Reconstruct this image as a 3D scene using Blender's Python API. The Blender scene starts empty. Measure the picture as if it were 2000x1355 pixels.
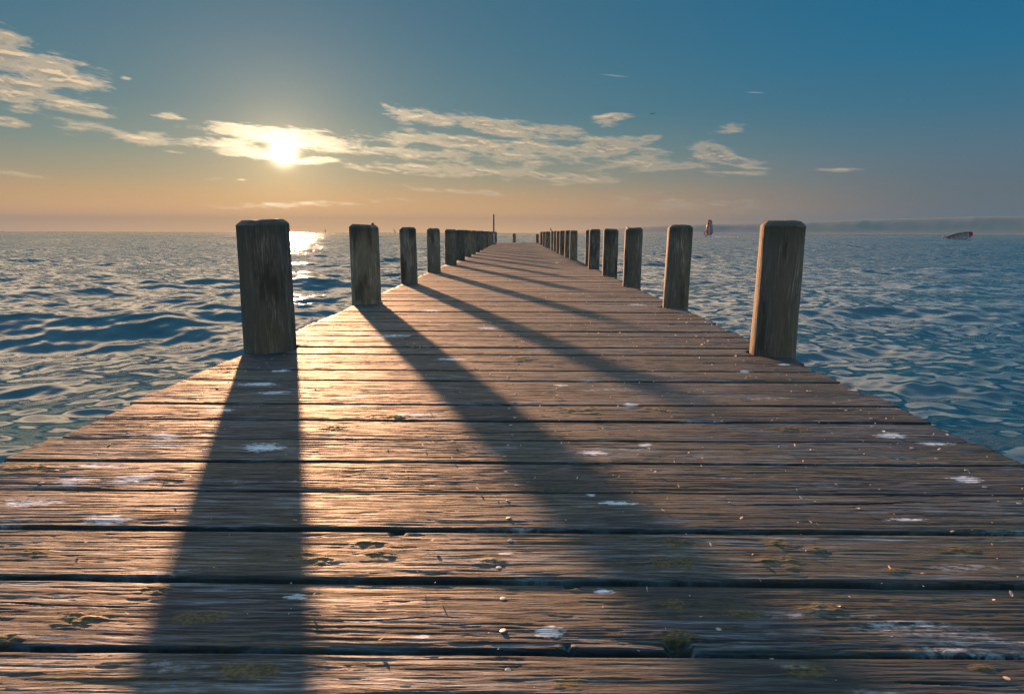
import bpy, bmesh, math, random
import numpy as np
from mathutils import Matrix, Vector, Euler

random.seed(7); rng = np.random.default_rng(7)
scene = bpy.context.scene
COL = scene.collection
R = math.radians
EXPO = 2.5
K = 2.0 ** EXPO

# ------------------------------------------------------------------ camera geometry (metres)
F, H0, PITCH, YAW, ROLL = 1250.0, 0.62, math.atan(222.5 / 1250.0), 0.0080, 0.0031
WATER = -0.46
CROT = Matrix.Rotation(YAW, 3, 'Z') @ Matrix.Rotation(math.pi / 2 - PITCH, 3, 'X') @ Matrix.Rotation(ROLL, 3, 'Z')

def ray(px, py):
    return (CROT @ Vector(((px - 1000.0) / F, (677.5 - py) / F, -1.0))).normalized()

def on_plane(px, py, z=0.0):
    d = ray(px, py); t = (z - H0) / d.z
    return Vector((d.x * t, d.y * t, z))

def az_el(px, py):
    d = ray(px, py)
    return math.degrees(math.atan2(d.x, d.y)), math.degrees(math.asin(d.z))

SUN_DIR = ray(553, 297)
SUN_EL = math.asin(SUN_DIR.z); SUN_AZ = math.atan2(SUN_DIR.x, SUN_DIR.y)

def lin(r, g, b):
    f = lambda c: (c / 12.92 if c <= 0.04045 else ((c + 0.055) / 1.055) ** 2.4)
    return (f(r / 255), f(g / 255), f(b / 255), 1.0)

# ------------------------------------------------------------------ noise
_P = np.concatenate([rng.permutation(256)] * 3)
_V = rng.random(256) * 2 - 1

def vnoise(x, y, z=0.0):
    x = np.asarray(x, float); y = np.asarray(y, float); z = np.asarray(z, float)
    x, y, z = np.broadcast_arrays(x, y, z)
    xi = np.floor(x).astype(int); yi = np.floor(y).astype(int); zi = np.floor(z).astype(int)
    fx, fy, fz = x - xi, y - yi, z - zi
    sx, sy, sz = [t * t * t * (t * (t * 6 - 15) + 10) for t in (fx, fy, fz)]
    out = 0
    for a in (0, 1):
        wx = sx if a else 1 - sx
        for b in (0, 1):
            wy = sy if b else 1 - sy
            for c in (0, 1):
                wz = sz if c else 1 - sz
                h = _V[_P[_P[_P[(xi + a) & 255] + ((yi + b) & 255)] + ((zi + c) & 255)]]
                out = out + wx * wy * wz * h
    return out

def fbm(x, y, z=0.0, o=4, g=0.5):
    s, a, n = 0, 1.0, 0
    for i in range(o):
        s = s + a * vnoise(np.asarray(x) * 2 ** i + 17.3 * i, np.asarray(y) * 2 ** i + 5.1 * i, np.asarray(z) * 2 ** i)
        n += a; a *= g
    return s / n

# ------------------------------------------------------------------ mesh helpers
def tag(o, label=None, cat=None, group=None, kind=None):
    for k, v in (('label', label), ('category', cat), ('group', group), ('kind', kind)):
        if v: o[k] = v
    return o

def link(o, parent=None):
    COL.objects.link(o)
    if parent: o.parent = parent
    return o

def empty(name, loc=(0, 0, 0), rot=(0, 0, 0)):
    o = bpy.data.objects.new(name, None); o.location = loc; o.rotation_euler = rot
    o.empty_display_size = 0.2
    return link(o)

def mesh_np(name, verts, quads, mat, parent=None, smooth=True, attrs=None, tris=None):
    me = bpy.data.meshes.new(name)
    verts = np.asarray(verts, np.float32).reshape(-1, 3)
    quads = np.asarray(quads, np.int32).reshape(-1, 4)
    nt = 0 if tris is None else len(tris)
    me.vertices.add(len(verts)); me.vertices.foreach_set('co', verts.ravel())
    loops = quads.ravel()
    starts = np.arange(len(quads), dtype=np.int32) * 4
    if nt:
        tr = np.asarray(tris, np.int32).reshape(-1, 3)
        starts = np.concatenate([starts, len(loops) + np.arange(nt, dtype=np.int32) * 3])
        loops = np.concatenate([loops, tr.ravel()])
    me.loops.add(len(loops)); me.loops.foreach_set('vertex_index', loops.astype(np.int32))
    me.polygons.add(len(starts)); me.polygons.foreach_set('loop_start', starts.astype(np.int32))
    me.polygons.foreach_set('use_smooth', np.full(len(starts), smooth, dtype=bool))
    me.update(calc_edges=True); me.validate()
    for k, v in (attrs or {}).items():
        a = me.attributes.new(k, 'FLOAT', 'POINT'); a.data.foreach_set('value', np.asarray(v, np.float32).ravel())
    if mat: me.materials.append(mat)
    return link(bpy.data.objects.new(name, me), parent)

def grid_quads(nr, nc, wrap=False):
    i = np.arange(nr - 1)[:, None]; j = np.arange(nc if wrap else nc - 1)[None, :]
    a = i * nc + j; b = i * nc + (j + 1) % nc
    return np.stack([a, b, b + nc, a + nc], -1).reshape(-1, 4)

def bm_obj(name, bm, mat, parent=None, smooth=False):
    me = bpy.data.meshes.new(name); bmesh.ops.recalc_face_normals(bm, faces=bm.faces)
    bm.to_mesh(me); bm.free()
    for p in me.polygons: p.use_smooth = smooth
    if mat: me.materials.append(mat)
    return link(bpy.data.objects.new(name, me), parent)

def tube(bm, pts, rad, n=8):
    rings = []
    pts = [Vector(p) for p in pts]
    for i, p in enumerate(pts):
        d = (pts[min(i + 1, len(pts) - 1)] - pts[max(i - 1, 0)]).normalized()
        u = d.cross(Vector((0.31, 0.2, 0.93))).normalized(); w = d.cross(u)
        r = rad[i] if isinstance(rad, (list, tuple)) else rad
        rings.append([bm.verts.new(p + (u * math.cos(2 * math.pi * k / n) + w * math.sin(2 * math.pi * k / n)) * r) for k in range(n)])
    for a, b in zip(rings, rings[1:]):
        for k in range(n): bm.faces.new((a[k], a[(k + 1) % n], b[(k + 1) % n], b[k]))
    bm.faces.new(rings[0]); bm.faces.new(rings[-1])

# ------------------------------------------------------------------ node helper
class NT:
    def __init__(self, tree): self.t = tree; self.n = tree.nodes; self.l = tree.links
    def put(self, sock, v):
        if isinstance(v, bpy.types.NodeSocket): self.l.new(v, sock)
        elif v is not None: sock.default_value = v
    def node(self, typ, **kw):
        n = self.n.new(typ)
        for k, v in kw.items(): setattr(n, k, v)
        return n
    def m(self, op, a, b=None, c=None, clamp=False):
        n = self.node('ShaderNodeMath', operation=op, use_clamp=clamp)
        for i, v in enumerate((a, b, c)):
            if v is not None: self.put(n.inputs[i], v)
        return n.outputs[0]
    def vm(self, op, a, b=None, out=0, scale=None):
        n = self.node('ShaderNodeVectorMath', operation=op)
        self.put(n.inputs[0], a)
        if b is not None: self.put(n.inputs[1], b)
        if scale is not None: self.put(n.inputs['Scale'], scale)
        return n.outputs[out]
    def mix(self, f, a, b, blend='MIX'):
        n = self.node('ShaderNodeMix', data_type='RGBA', blend_type=blend)
        self.put(n.inputs[0], f); self.put(n.inputs[6], a); self.put(n.inputs[7], b)
        return n.outputs[2]
    def noise(self, vec, scale, detail=4, rough=0.5, dist=0.0, dim='3D'):
        n = self.node('ShaderNodeTexNoise', noise_dimensions=dim)
        if vec is not None: self.put(n.inputs['Vector'], vec)
        n.inputs['Scale'].default_value = scale; n.inputs['Detail'].default_value = detail
        n.inputs['Roughness'].default_value = rough; n.inputs['Distortion'].default_value = dist
        return n.outputs['Fac']
    def ss(self, v, lo, hi, a=0.0, b=1.0):
        n = self.node('ShaderNodeMapRange', interpolation_type='SMOOTHSTEP')
        for i, x in enumerate((v, lo, hi, a, b)): self.put(n.inputs[i], x)
        return n.outputs[0]
    def ramp(self, f, stops, interp='LINEAR'):
        n = self.node('ShaderNodeValToRGB'); cr = n.color_ramp; cr.interpolation = interp
        while len(cr.elements) < len(stops): cr.elements.new(0.5)
        for e, (p, c) in zip(cr.elements, stops): e.position = p; e.color = c
        self.put(n.inputs[0], f); return n.outputs[0]
    def comb(self, x=0.0, y=0.0, z=0.0):
        n = self.node('ShaderNodeCombineXYZ')
        for i, v in enumerate((x, y, z)): self.put(n.inputs[i], v)
        return n.outputs[0]
    def sep(self, v):
        n = self.node('ShaderNodeSeparateXYZ'); self.put(n.inputs[0], v); return n.outputs
    def attr(self, name):
        return self.node('ShaderNodeAttribute', attribute_name=name).outputs['Fac']
    def bump(self, h, strength, dist, normal=None):
        n = self.node('ShaderNodeBump'); n.inputs['Strength'].default_value = strength
        n.inputs['Distance'].default_value = dist; self.put(n.inputs['Height'], h)
        if normal: self.put(n.inputs['Normal'], normal)
        return n.outputs[0]

def material(name):
    m = bpy.data.materials.new(name); m.use_nodes = True
    return m, NT(m.node_tree), m.node_tree.nodes['Principled BSDF']

def flat_mat(name, col, rough=0.6, var=0.25, scale=6.0):
    m, t, p = material(name)
    pos = t.node('ShaderNodeNewGeometry').outputs['Position']
    n = t.noise(pos, scale, 4)
    t.put(p.inputs['Base Color'], t.mix(n, tuple(c * (1 - var) for c in col) + (1,), tuple(c * (1 + var) for c in col) + (1,)))
    p.inputs['Roughness'].default_value = rough
    return m

# ------------------------------------------------------------------ materials
def wood_material(name, vertical=False):
    m, t, p = material(name)
    if vertical:
        tc = t.node('ShaderNodeTexCoord').outputs['Object']
        x, y, z = t.sep(tc)
        along, across, third = z, x, y
        info = t.node('ShaderNodeObjectInfo').outputs['Random']
        tone = info
    else:
        pos = t.node('ShaderNodeNewGeometry').outputs['Position']
        x, y, z = t.sep(pos)
        tone = t.attr('tone')
        along, across, third = x, y, 0.0
    off = t.m('MULTIPLY', tone, 37.0)
    warpv = t.comb(t.m('MULTIPLY_ADD', along, 1.6, off), t.m('MULTIPLY', across, 5.0), t.m('MULTIPLY', third, 5.0) if vertical else off)
    warp = t.m('MULTIPLY', t.m('SUBTRACT', t.noise(warpv, 1.0, 3), 0.5), 0.05)
    ac = t.m('ADD', across, warp)
    def g(sa, sc, det=5, rough=0.6):
        return t.noise(t.comb(t.m('MULTIPLY_ADD', along, sa, off), t.m('MULTIPLY', ac, sc), t.m('MULTIPLY', third, sc) if vertical else off), 1.0, det, rough)
    fine = g(7.0, 135.0, 6, 0.72) if not vertical else g(7.0, 170.0, 4, 0.65)
    mid = g(4.0, 75.0, 4, 0.6) if not vertical else g(2.5, 50.0, 4, 0.6)
    streak = g(30.0, 520.0, 2, 0.6)
    broad = g(1.1, 7.0, 4, 0.6)
    dash = g(6.0, 34.0, 4, 0.65)
    c = t.ramp(fine, [(0.36, (0.010, 0.009, 0.008, 1)), (0.45, (0.042, 0.039, 0.036, 1)), (0.54, (0.150, 0.142, 0.134, 1)), (0.65, (0.41, 0.405, 0.395, 1))])
    c = t.mix(t.ss(mid, 0.32, 0.62), t.mix(0.72, c, (0.055, 0.045, 0.036, 1)), c)
    c = t.mix(t.ss(broad, 0.40, 0.58), t.mix(0.8, c, (0.045, 0.040, 0.032, 1)), c)
    c = t.mix(t.ss(dash, 0.40, 0.54, 0.72, 0.0), c, (0.040, 0.036, 0.030, 1))
    gold = t.noise(t.comb(t.m('MULTIPLY_ADD', along, 0.9, t.m('MULTIPLY', off, 1.7)), t.m('MULTIPLY', across, 5.0), t.m('MULTIPLY', third, 5.0)), 1.0, 5, 0.65)
    c = t.mix(t.ss(gold, 0.48, 0.66, 0, 0.25), c, t.mix(1.0, c, (1.25, 0.98, 0.62, 1), 'MULTIPLY'))
    if vertical: c = t.mix(1.0, t.mix(0.38, c, (0.15, 0.14, 0.125, 1)), (1.5, 1.38, 1.22, 1), 'MULTIPLY')
    else: c = t.mix(1.0, c, (0.36, 0.50, 0.62, 1), 'MULTIPLY')
    c = t.mix(1.0, c, t.ramp(tone, [(0, (0.62, 0.64, 0.68, 1)), (0.5, (1, 0.98, 0.95, 1)), (1, (1.35, 1.24, 1.10, 1))]), 'MULTIPLY')
    if vertical:
        geo = t.node('ShaderNodeTexCoord').outputs['Object']
        stain = t.noise(t.comb(t.m('MULTIPLY', x, 9.0), t.m('MULTIPLY', y, 9.0), t.m('MULTIPLY_ADD', z, 2.2, off)), 1.0, 5, 0.6)
        c = t.mix(t.ss(stain, 0.50, 0.66, 0, 0.75), c, (0.030, 0.024, 0.017, 1))
        top = t.ss(t.m('ADD', z, t.m('MULTIPLY', t.m('SUBTRACT', stain, 0.5), 0.25)), 0.52, 0.70, 0, 0.72)
        c = t.mix(top, c, (0.038, 0.040, 0.030, 1))
        grn = t.noise(t.comb(t.m('MULTIPLY', x, 5.0), t.m('MULTIPLY', y, 5.0), t.m('MULTIPLY', z, 3.0)), 1.0, 4)
        c = t.mix(t.ss(grn, 0.52, 0.7, 0, 0.5), c, (0.075, 0.080, 0.040, 1))
        rough = 0.8
        hb = t.m('ADD', t.m('MULTIPLY', fine, 0.7), t.m('MULTIPLY', mid, 0.8))
        t.put(p.inputs['Normal'], t.bump(hb, 0.9, 0.006))
    else:
        spk = t.noise(pos, 60.0, 4, 0.6)
        mo_n = t.noise(t.comb(t.m('MULTIPLY', x, 1.7), t.m('MULTIPLY', y, 9.0), off), 1.0, 5, 0.65)
        moss_r = t.m('MULTIPLY', t.ss(mo_n, 0.44, 0.62), t.ss(spk, 0.36, 0.60))
        moss = t.attr('moss')
        mossf = t.ss(t.m('ADD', moss, t.m('MULTIPLY', t.m('SUBTRACT', spk, 0.5), 1.6)), 0.22, 0.75)
        mossf = t.m('MULTIPLY', mossf, 1.0)
        mossc = t.ramp(t.noise(pos, 160.0, 3), [(0.3, (0.022, 0.020, 0.008, 1)), (0.5, (0.050, 0.038, 0.014, 1)), (0.72, (0.10, 0.075, 0.030, 1))])
        c = t.mix(t.m('MULTIPLY', moss_r, 0.7), c, (0.050, 0.040, 0.018, 1))
        c = t.mix(mossf, c, mossc)
        wh = t.attr('white')
        lime = t.noise(t.comb(t.m('MULTIPLY', x, 40.0), t.m('MULTIPLY', y, 110.0), 0.0), 1.0, 5, 0.7)
        lime2 = t.noise(t.comb(t.m('MULTIPLY', x, 2.3), t.m('MULTIPLY', y, 10.0), t.m('ADD', off, 9.0)), 1.0, 4, 0.6)
        whf = t.ss(t.m('ADD', wh, t.m('MULTIPLY', t.m('SUBTRACT', lime, 0.5), t.m('MULTIPLY', t.m('MINIMUM', t.m('MULTIPLY', wh, 3.0), 1.0), 3.4))), 0.25, 0.85, 0, 0.85)
        gr = t.ss(fine, 0.36, 0.54, 0.35, 1.0)
        whf = t.m('MULTIPLY', whf, gr)
        whr = t.m('MULTIPLY', t.ss(lime2, 0.60, 0.74), t.ss(lime, 0.42, 0.62, 0, 0.55))
        c = t.mix(t.m('MAXIMUM', whf, whr), c, (0.60, 0.60, 0.60, 1))
        rough = t.ss(fine, 0.34, 0.62, 0.92, 0.60)
        hb = t.m('ADD', t.m('MULTIPLY', fine, 0.6), t.m('ADD', t.m('MULTIPLY', mid, 0.9), t.m('MULTIPLY', streak, 0.45)))
        t.put(p.inputs['Normal'], t.bump(hb, 0.7, 0.004))
    t.put(p.inputs['Base Color'], c); t.put(p.inputs['Roughness'], rough)
    p.inputs['Specular IOR Level'].default_value = 0.25 if vertical else 0.3
    return m

M_DECK = wood_material('weathered_deck_wood')
M_POST = wood_material('weathered_post_wood', True)
M_BEAM = flat_mat('dark_beam_wood', (0.06, 0.05, 0.04), 0.9)
M_NAIL = flat_mat('zinc_nail', (0.20, 0.19, 0.18), 0.55, 0.5, 200)
M_NAIL.node_tree.nodes['Principled BSDF'].inputs['Metallic'].default_value = 0.4
M_IRON = flat_mat('painted_iron', (0.05, 0.055, 0.06), 0.45, 0.3, 20)
M_STEEL = flat_mat('pale_steel', (0.30, 0.34, 0.38), 0.4, 0.2, 20)
M_RED = flat_mat('red_sail_film', (0.62, 0.025, 0.035), 0.45, 0.15, 1)
M_CLEAR = flat_mat('grey_window_film', (0.32, 0.31, 0.31), 0.35, 0.1, 1)
M_BLACK = flat_mat('black_carbon', (0.015, 0.015, 0.017), 0.4, 0.1, 3)
M_BOARD = flat_mat('white_board', (0.55, 0.52, 0.5), 0.35, 0.1, 3)
M_SUIT = flat_mat('black_wetsuit', (0.012, 0.014, 0.017), 0.6, 0.2, 20)
M_SKIN = flat_mat('skin', (0.42, 0.24, 0.17), 0.6, 0.1, 20)
M_FOAM = flat_mat('white_foam', (0.75, 0.75, 0.75), 0.8, 0.1, 3)
M_BIRD = flat_mat('dark_feathers', (0.02, 0.02, 0.022), 0.8, 0.2, 20)

def husk_material():
    m, t, p = material('dry_husk')
    pos = t.node('ShaderNodeNewGeometry').outputs['Position']
    c = t.mix(t.noise(pos, 30.0, 2), (0.34, 0.28, 0.22, 1), (0.70, 0.62, 0.52, 1))
    t.put(p.inputs['Base Color'], c); p.inputs['Roughness'].default_value = 0.6
    tr = t.node('ShaderNodeBsdfTranslucent'); t.put(tr.inputs[0], c)
    mx = t.node('ShaderNodeMixShader'); mx.inputs[0].default_value = 0.35
    t.l.new(p.outputs[0], mx.inputs[1]); t.l.new(tr.outputs[0], mx.inputs[2])
    t.l.new(mx.outputs[0], t.n['Material Output'].inputs['Surface'])
    return m
M_HUSK = husk_material()

def water_material():
    m, t, p = material('lake_water')
    pos = t.node('ShaderNodeNewGeometry').outputs['Position']
    x, y, z = t.sep(pos)
    r = t.vm('LENGTH', pos, out=1)
    p.inputs['Base Color'].default_value = (0.003, 0.040, 0.048, 1)
    p.inputs['Roughness'].default_value = 0.085
    p.inputs['IOR'].default_value = 1.45
    # wind ripples, running across the swell
    v1 = t.comb(t.m('MULTIPLY', x, 0.34), t.m('MULTIPLY_ADD', y, 1.0, t.m('MULTIPLY', x, 0.18)), 0.0)
    n1 = t.noise(v1, 3.6, 3, 0.5, 0.3)
    n2 = t.noise(v1, 11.0, 3, 0.55, 0.2)
    hgt = t.m('ADD', t.m('MULTIPLY', n1, 1.0), t.m('MULTIPLY', n2, 0.10))
    b = t.node('ShaderNodeBump'); b.inputs['Strength'].default_value = 1.0
    t.put(b.inputs['Height'], hgt); t.put(b.inputs['Distance'], t.ss(r, 3.0, 40.0, 0.014, 0.135)); b = b.outputs[0]
    t.put(p.inputs['Normal'], b)
    return m
M_WATER = water_material()

def hill_material():
    m, t, p = material('wooded_hills')
    pos = t.node('ShaderNodeNewGeometry').outputs['Position']
    t.put(p.inputs['Base Color'], t.mix(t.noise(pos, 0.004, 5), (0.035, 0.05, 0.03, 1), (0.10, 0.11, 0.07, 1)))
    p.inputs['Roughness'].default_value = 1.0
    return m
M_HILL = hill_material()

# ------------------------------------------------------------------ water
def build_water():
    th_f = np.radians(np.arange(-60, 60, 0.12))
    th_b = np.radians(np.arange(60, 300, 2.0))
    th = np.concatenate([th_f, th_b]); nth = len(th)
    r = np.concatenate([np.geomspace(0.5, 1.1, 20)[:-1], np.geomspace(1.1, 60, 1300)[:-1], np.geomspace(60, 240, 330)[:-1], np.geomspace(240, 12000, 200)])
    nr = len(r)
    RR, TT = np.meshgrid(r, th, indexing='ij')
    X = RR * np.sin(TT); Y = RR * np.cos(TT)
    dr = np.gradient(r)[:, None] + 0 * RR
    Z = np.zeros_like(X); DX = np.zeros_like(X); DY = np.zeros_like(X)
    g = np.random.default_rng(21)
    nw = 120
    lam = np.exp(np.linspace(math.log(9.0), math.log(0.14), nw)) * g.uniform(0.93, 1.07, nw)
    main = R(172)                       # waves run toward the viewer, from the open lake
    for L in lam:
        spread = 0.16 + 0.26 * min(1.0, 0.9 / L)
        a = main + g.normal(0, spread)
        k = 2 * math.pi / L
        amp = 0.0036 * L if L > 2.0 else (0.0039 * L if L > 0.45 else 0.0060 * L)
        ph = g.uniform(0, 2 * math.pi)
        wgt = np.clip((L / dr - 3.2) / 3.0, 0, 1)
        kx, ky = k * math.sin(a), k * math.cos(a)
        msk = wgt > 0
        xm = X[msk].astype(np.float32); ym = Y[msk].astype(np.float32); cl = g.uniform(0.8, 1.25, 4)
        q = kx * xm + ky * ym + np.float32(ph)
        q = q + 0.7 * np.sin(xm * np.float32(cl[0] / L / 1.3) + np.float32(ph * 2)) * np.sin(ym * np.float32(cl[1] / L / 1.1) + np.float32(ph * 5))   # crests wander
        grp = 1.0 + 0.55 * np.sin(xm * np.float32(cl[2] / L / 1.7) + np.float32(ph * 3) + 0.6 * q / 6.28) * np.sin(ym * np.float32(cl[3] / L / 1.2) + np.float32(ph * 7))   # and come in groups
        A = amp * wgt[msk] * grp
        Z[msk] += A * np.cos(q)
        DX[msk] -= 0.7 * A * math.sin(a) * np.sin(q); DY[msk] -= 0.7 * A * math.cos(a) * np.sin(q)
    V = np.stack([X + DX, Y + DY, WATER + Z], -1)
    V = np.concatenate([V.reshape(-1, 3), [[0, 0, WATER - 0.02]]])
    q = grid_quads(nr, nth, True)
    q = q[:, ::-1]
    c = len(V) - 1
    j = np.arange(nth); tris = np.stack([np.full(nth, c), j, (j + 1) % nth], -1)[:, ::-1]
    o = mesh_np('water', V, q, M_WATER, tris=tris)
    tag(o, kind='structure')
build_water()

# ------------------------------------------------------------------ hills
def build_hills():
    az = np.radians(np.linspace(4.0, 75.0, 260)); rr = np.linspace(8200, 11300, 26)
    prof_px = [(1120, 2), (1180, 9), (1260, 14), (1330, 18), (1383, 20), (1430, 19.5), (1500, 21), (1600, 24.5), (1675, 27.5), (1730, 28), (1800, 29), (1900, 31), (2000, 31)]
    pa = [az_el(p, 457)[0] for p, _ in prof_px]; ph = [h / F * 10000 * 0.88 for _, h in prof_px]
    A, RRR = np.meshgrid(az, rr, indexing='ij')
    top = np.interp(np.degrees(A), pa + [60, 75], ph + [300, 260])
    shape = np.clip((RRR - 8200) / 1800, 0, 1) ; shape = shape * shape * (3 - 2 * shape)
    back = np.clip((11300 - RRR) / 1300, 0, 1)
    Z = top * shape * back ** 0.6 * (1 + 0.015 * fbm(A * 30, RRR / 900, o=4)) + 4 * fbm(A * 200, RRR / 200, o=3) * shape
    V = np.stack([RRR * np.sin(A), RRR * np.cos(A), WATER - 0.6 + Z], -1)
    o = mesh_np('hills', V, grid_quads(len(az), len(rr)), M_HILL)
    tag(o, kind='structure')
build_hills()

# ------------------------------------------------------------------ pier
XL, XR, PW = -1.412, 1.385, 0.2
Y_FIRST_GAP = 0.869
Y_END = 43.4

def zc_of(P): return P.y * math.cos(PITCH) + H0 * math.sin(PITCH)
def spots(lst):
    out = []
    for px, py, rx, ry in lst:
        P = on_plane(px, py); z = zc_of(P)
        out.append((P.x, P.y, rx * z / F, ry * z * z / (F * H0)))
    return out
MOSS = spots([(151, 1206, 60, 16), (385, 1206, 55, 16), (609, 1087, 60, 14), (739, 1082, 40, 12), (718, 1061, 35, 10), (73, 1077, 35, 12),
              (302, 1147, 30, 12), (484, 1311, 70, 20), (957, 1095, 30, 9), (10, 1246, 30, 14), (655, 835, 45, 6), (770, 814, 50, 6),
              (1317, 1061, 30, 14), (1291, 1097, 28, 12), (1336, 1100, 22, 16), (1520, 1061, 30, 12), (1544, 1097, 25, 16), (1502, 1095, 22, 10),
              (1596, 1074, 20, 9), (1312, 1178, 32, 13), (1447, 1194, 44, 10), (1604, 1186, 50, 12), (1323, 1243, 50, 16), (1572, 1311, 52, 20),
              (1749, 1116, 25, 6), (1921, 1306, 30, 9), (1879, 1077, 45, 10), (1146, 802, 60, 8), (1291, 801, 45, 7), (1112, 1337, 36, 12),
              (1125, 1144, 14, 6), (1545, 838, 40, 5), (60, 915, 70, 10), (150, 822, 40, 8), (330, 745, 30, 5), (450, 722, 30, 6), (1020, 700, 30, 4)])
WHITE = spots([(260, 936, 55, 11), (192, 910, 50, 7), (135, 941, 40, 10), (52, 983, 70, 12), (208, 1014, 55, 12), (322, 850, 45, 6), (520, 873, 60, 9),
               (578, 1162, 32, 9), (546, 723, 22, 3), (536, 767, 34, 5), (505, 749, 50, 4), (692, 684, 42, 4), (697, 775, 40, 5), (811, 811, 55, 6),
               (827, 1238, 25, 6), (1156, 882, 34, 6), (1739, 850, 38, 6), (1822, 866, 45, 4), (1884, 937, 38, 7), (1177, 1149, 28, 8),
               (1070, 1233, 34, 14), (1156, 968, 14, 3), (1213, 985, 40, 6), (1530, 712, 14, 2.5), (1455, 725, 22, 2.5), (1094, 751, 16, 2.5),
               (1260, 868, 16, 4), (1770, 1017, 60, 5), (760, 655, 50, 3), (840, 607, 30, 2), (700, 650, 30, 3), (1245, 595, 22, 2), (950, 640, 25, 3),
               (990, 1080, 20, 4), (1680, 760, 25, 3), (1230, 790, 18, 3), (880, 700, 30, 3), (420, 800, 40, 4)])
# splits and notches: (pixel a, pixel b, half width m, depth m)
SPLITS = [(on_plane(*a), on_plane(*b), w, d) for a, b, w, d in [
    ((1435, 990), (1870, 982), 0.0035, 0.020), ((1640, 972), (1985, 966), 0.0016, 0.008), ((930, 992), (1130, 987), 0.0016, 0.006),
    ((0, 992), (420, 990), 0.0016, 0.006), ((860, 846), (1140, 840), 0.003, 0.010), ((1740, 1336), (2000, 1344), 0.0018, 0.01),
    ((0, 1178), (260, 1184), 0.0018, 0.006), ((1310, 1258), (1345, 1262), 0.010, 0.03), ((770, 1043), (782, 1041), 0.007, 0.02),
    ((1112, 1142), (1124, 1140), 0.007, 0.02), ((1110, 1258), (1116, 1266), 0.006, 0.02), ((640, 1212), (930, 1200), 0.0012, 0.004)]]
KNOTS = spots([(1312, 1178, 34, 14), (1447, 1194, 44, 9), (1604, 1186, 40, 10), (1323, 1243, 50, 16), (1572, 1311, 50, 20), (484, 1311, 60, 18),
               (385, 1206, 44, 14), (609, 1087, 40, 12), (739, 1068, 50, 14), (1700, 1082, 40, 9), (1749, 1116, 24, 6), (1060, 1202, 20, 6),
               (957, 1095, 20, 8), (700, 1000, 16, 5), (910, 996, 24, 6), (230, 1148, 40, 9), (1921, 1306, 30, 8)])

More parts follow.
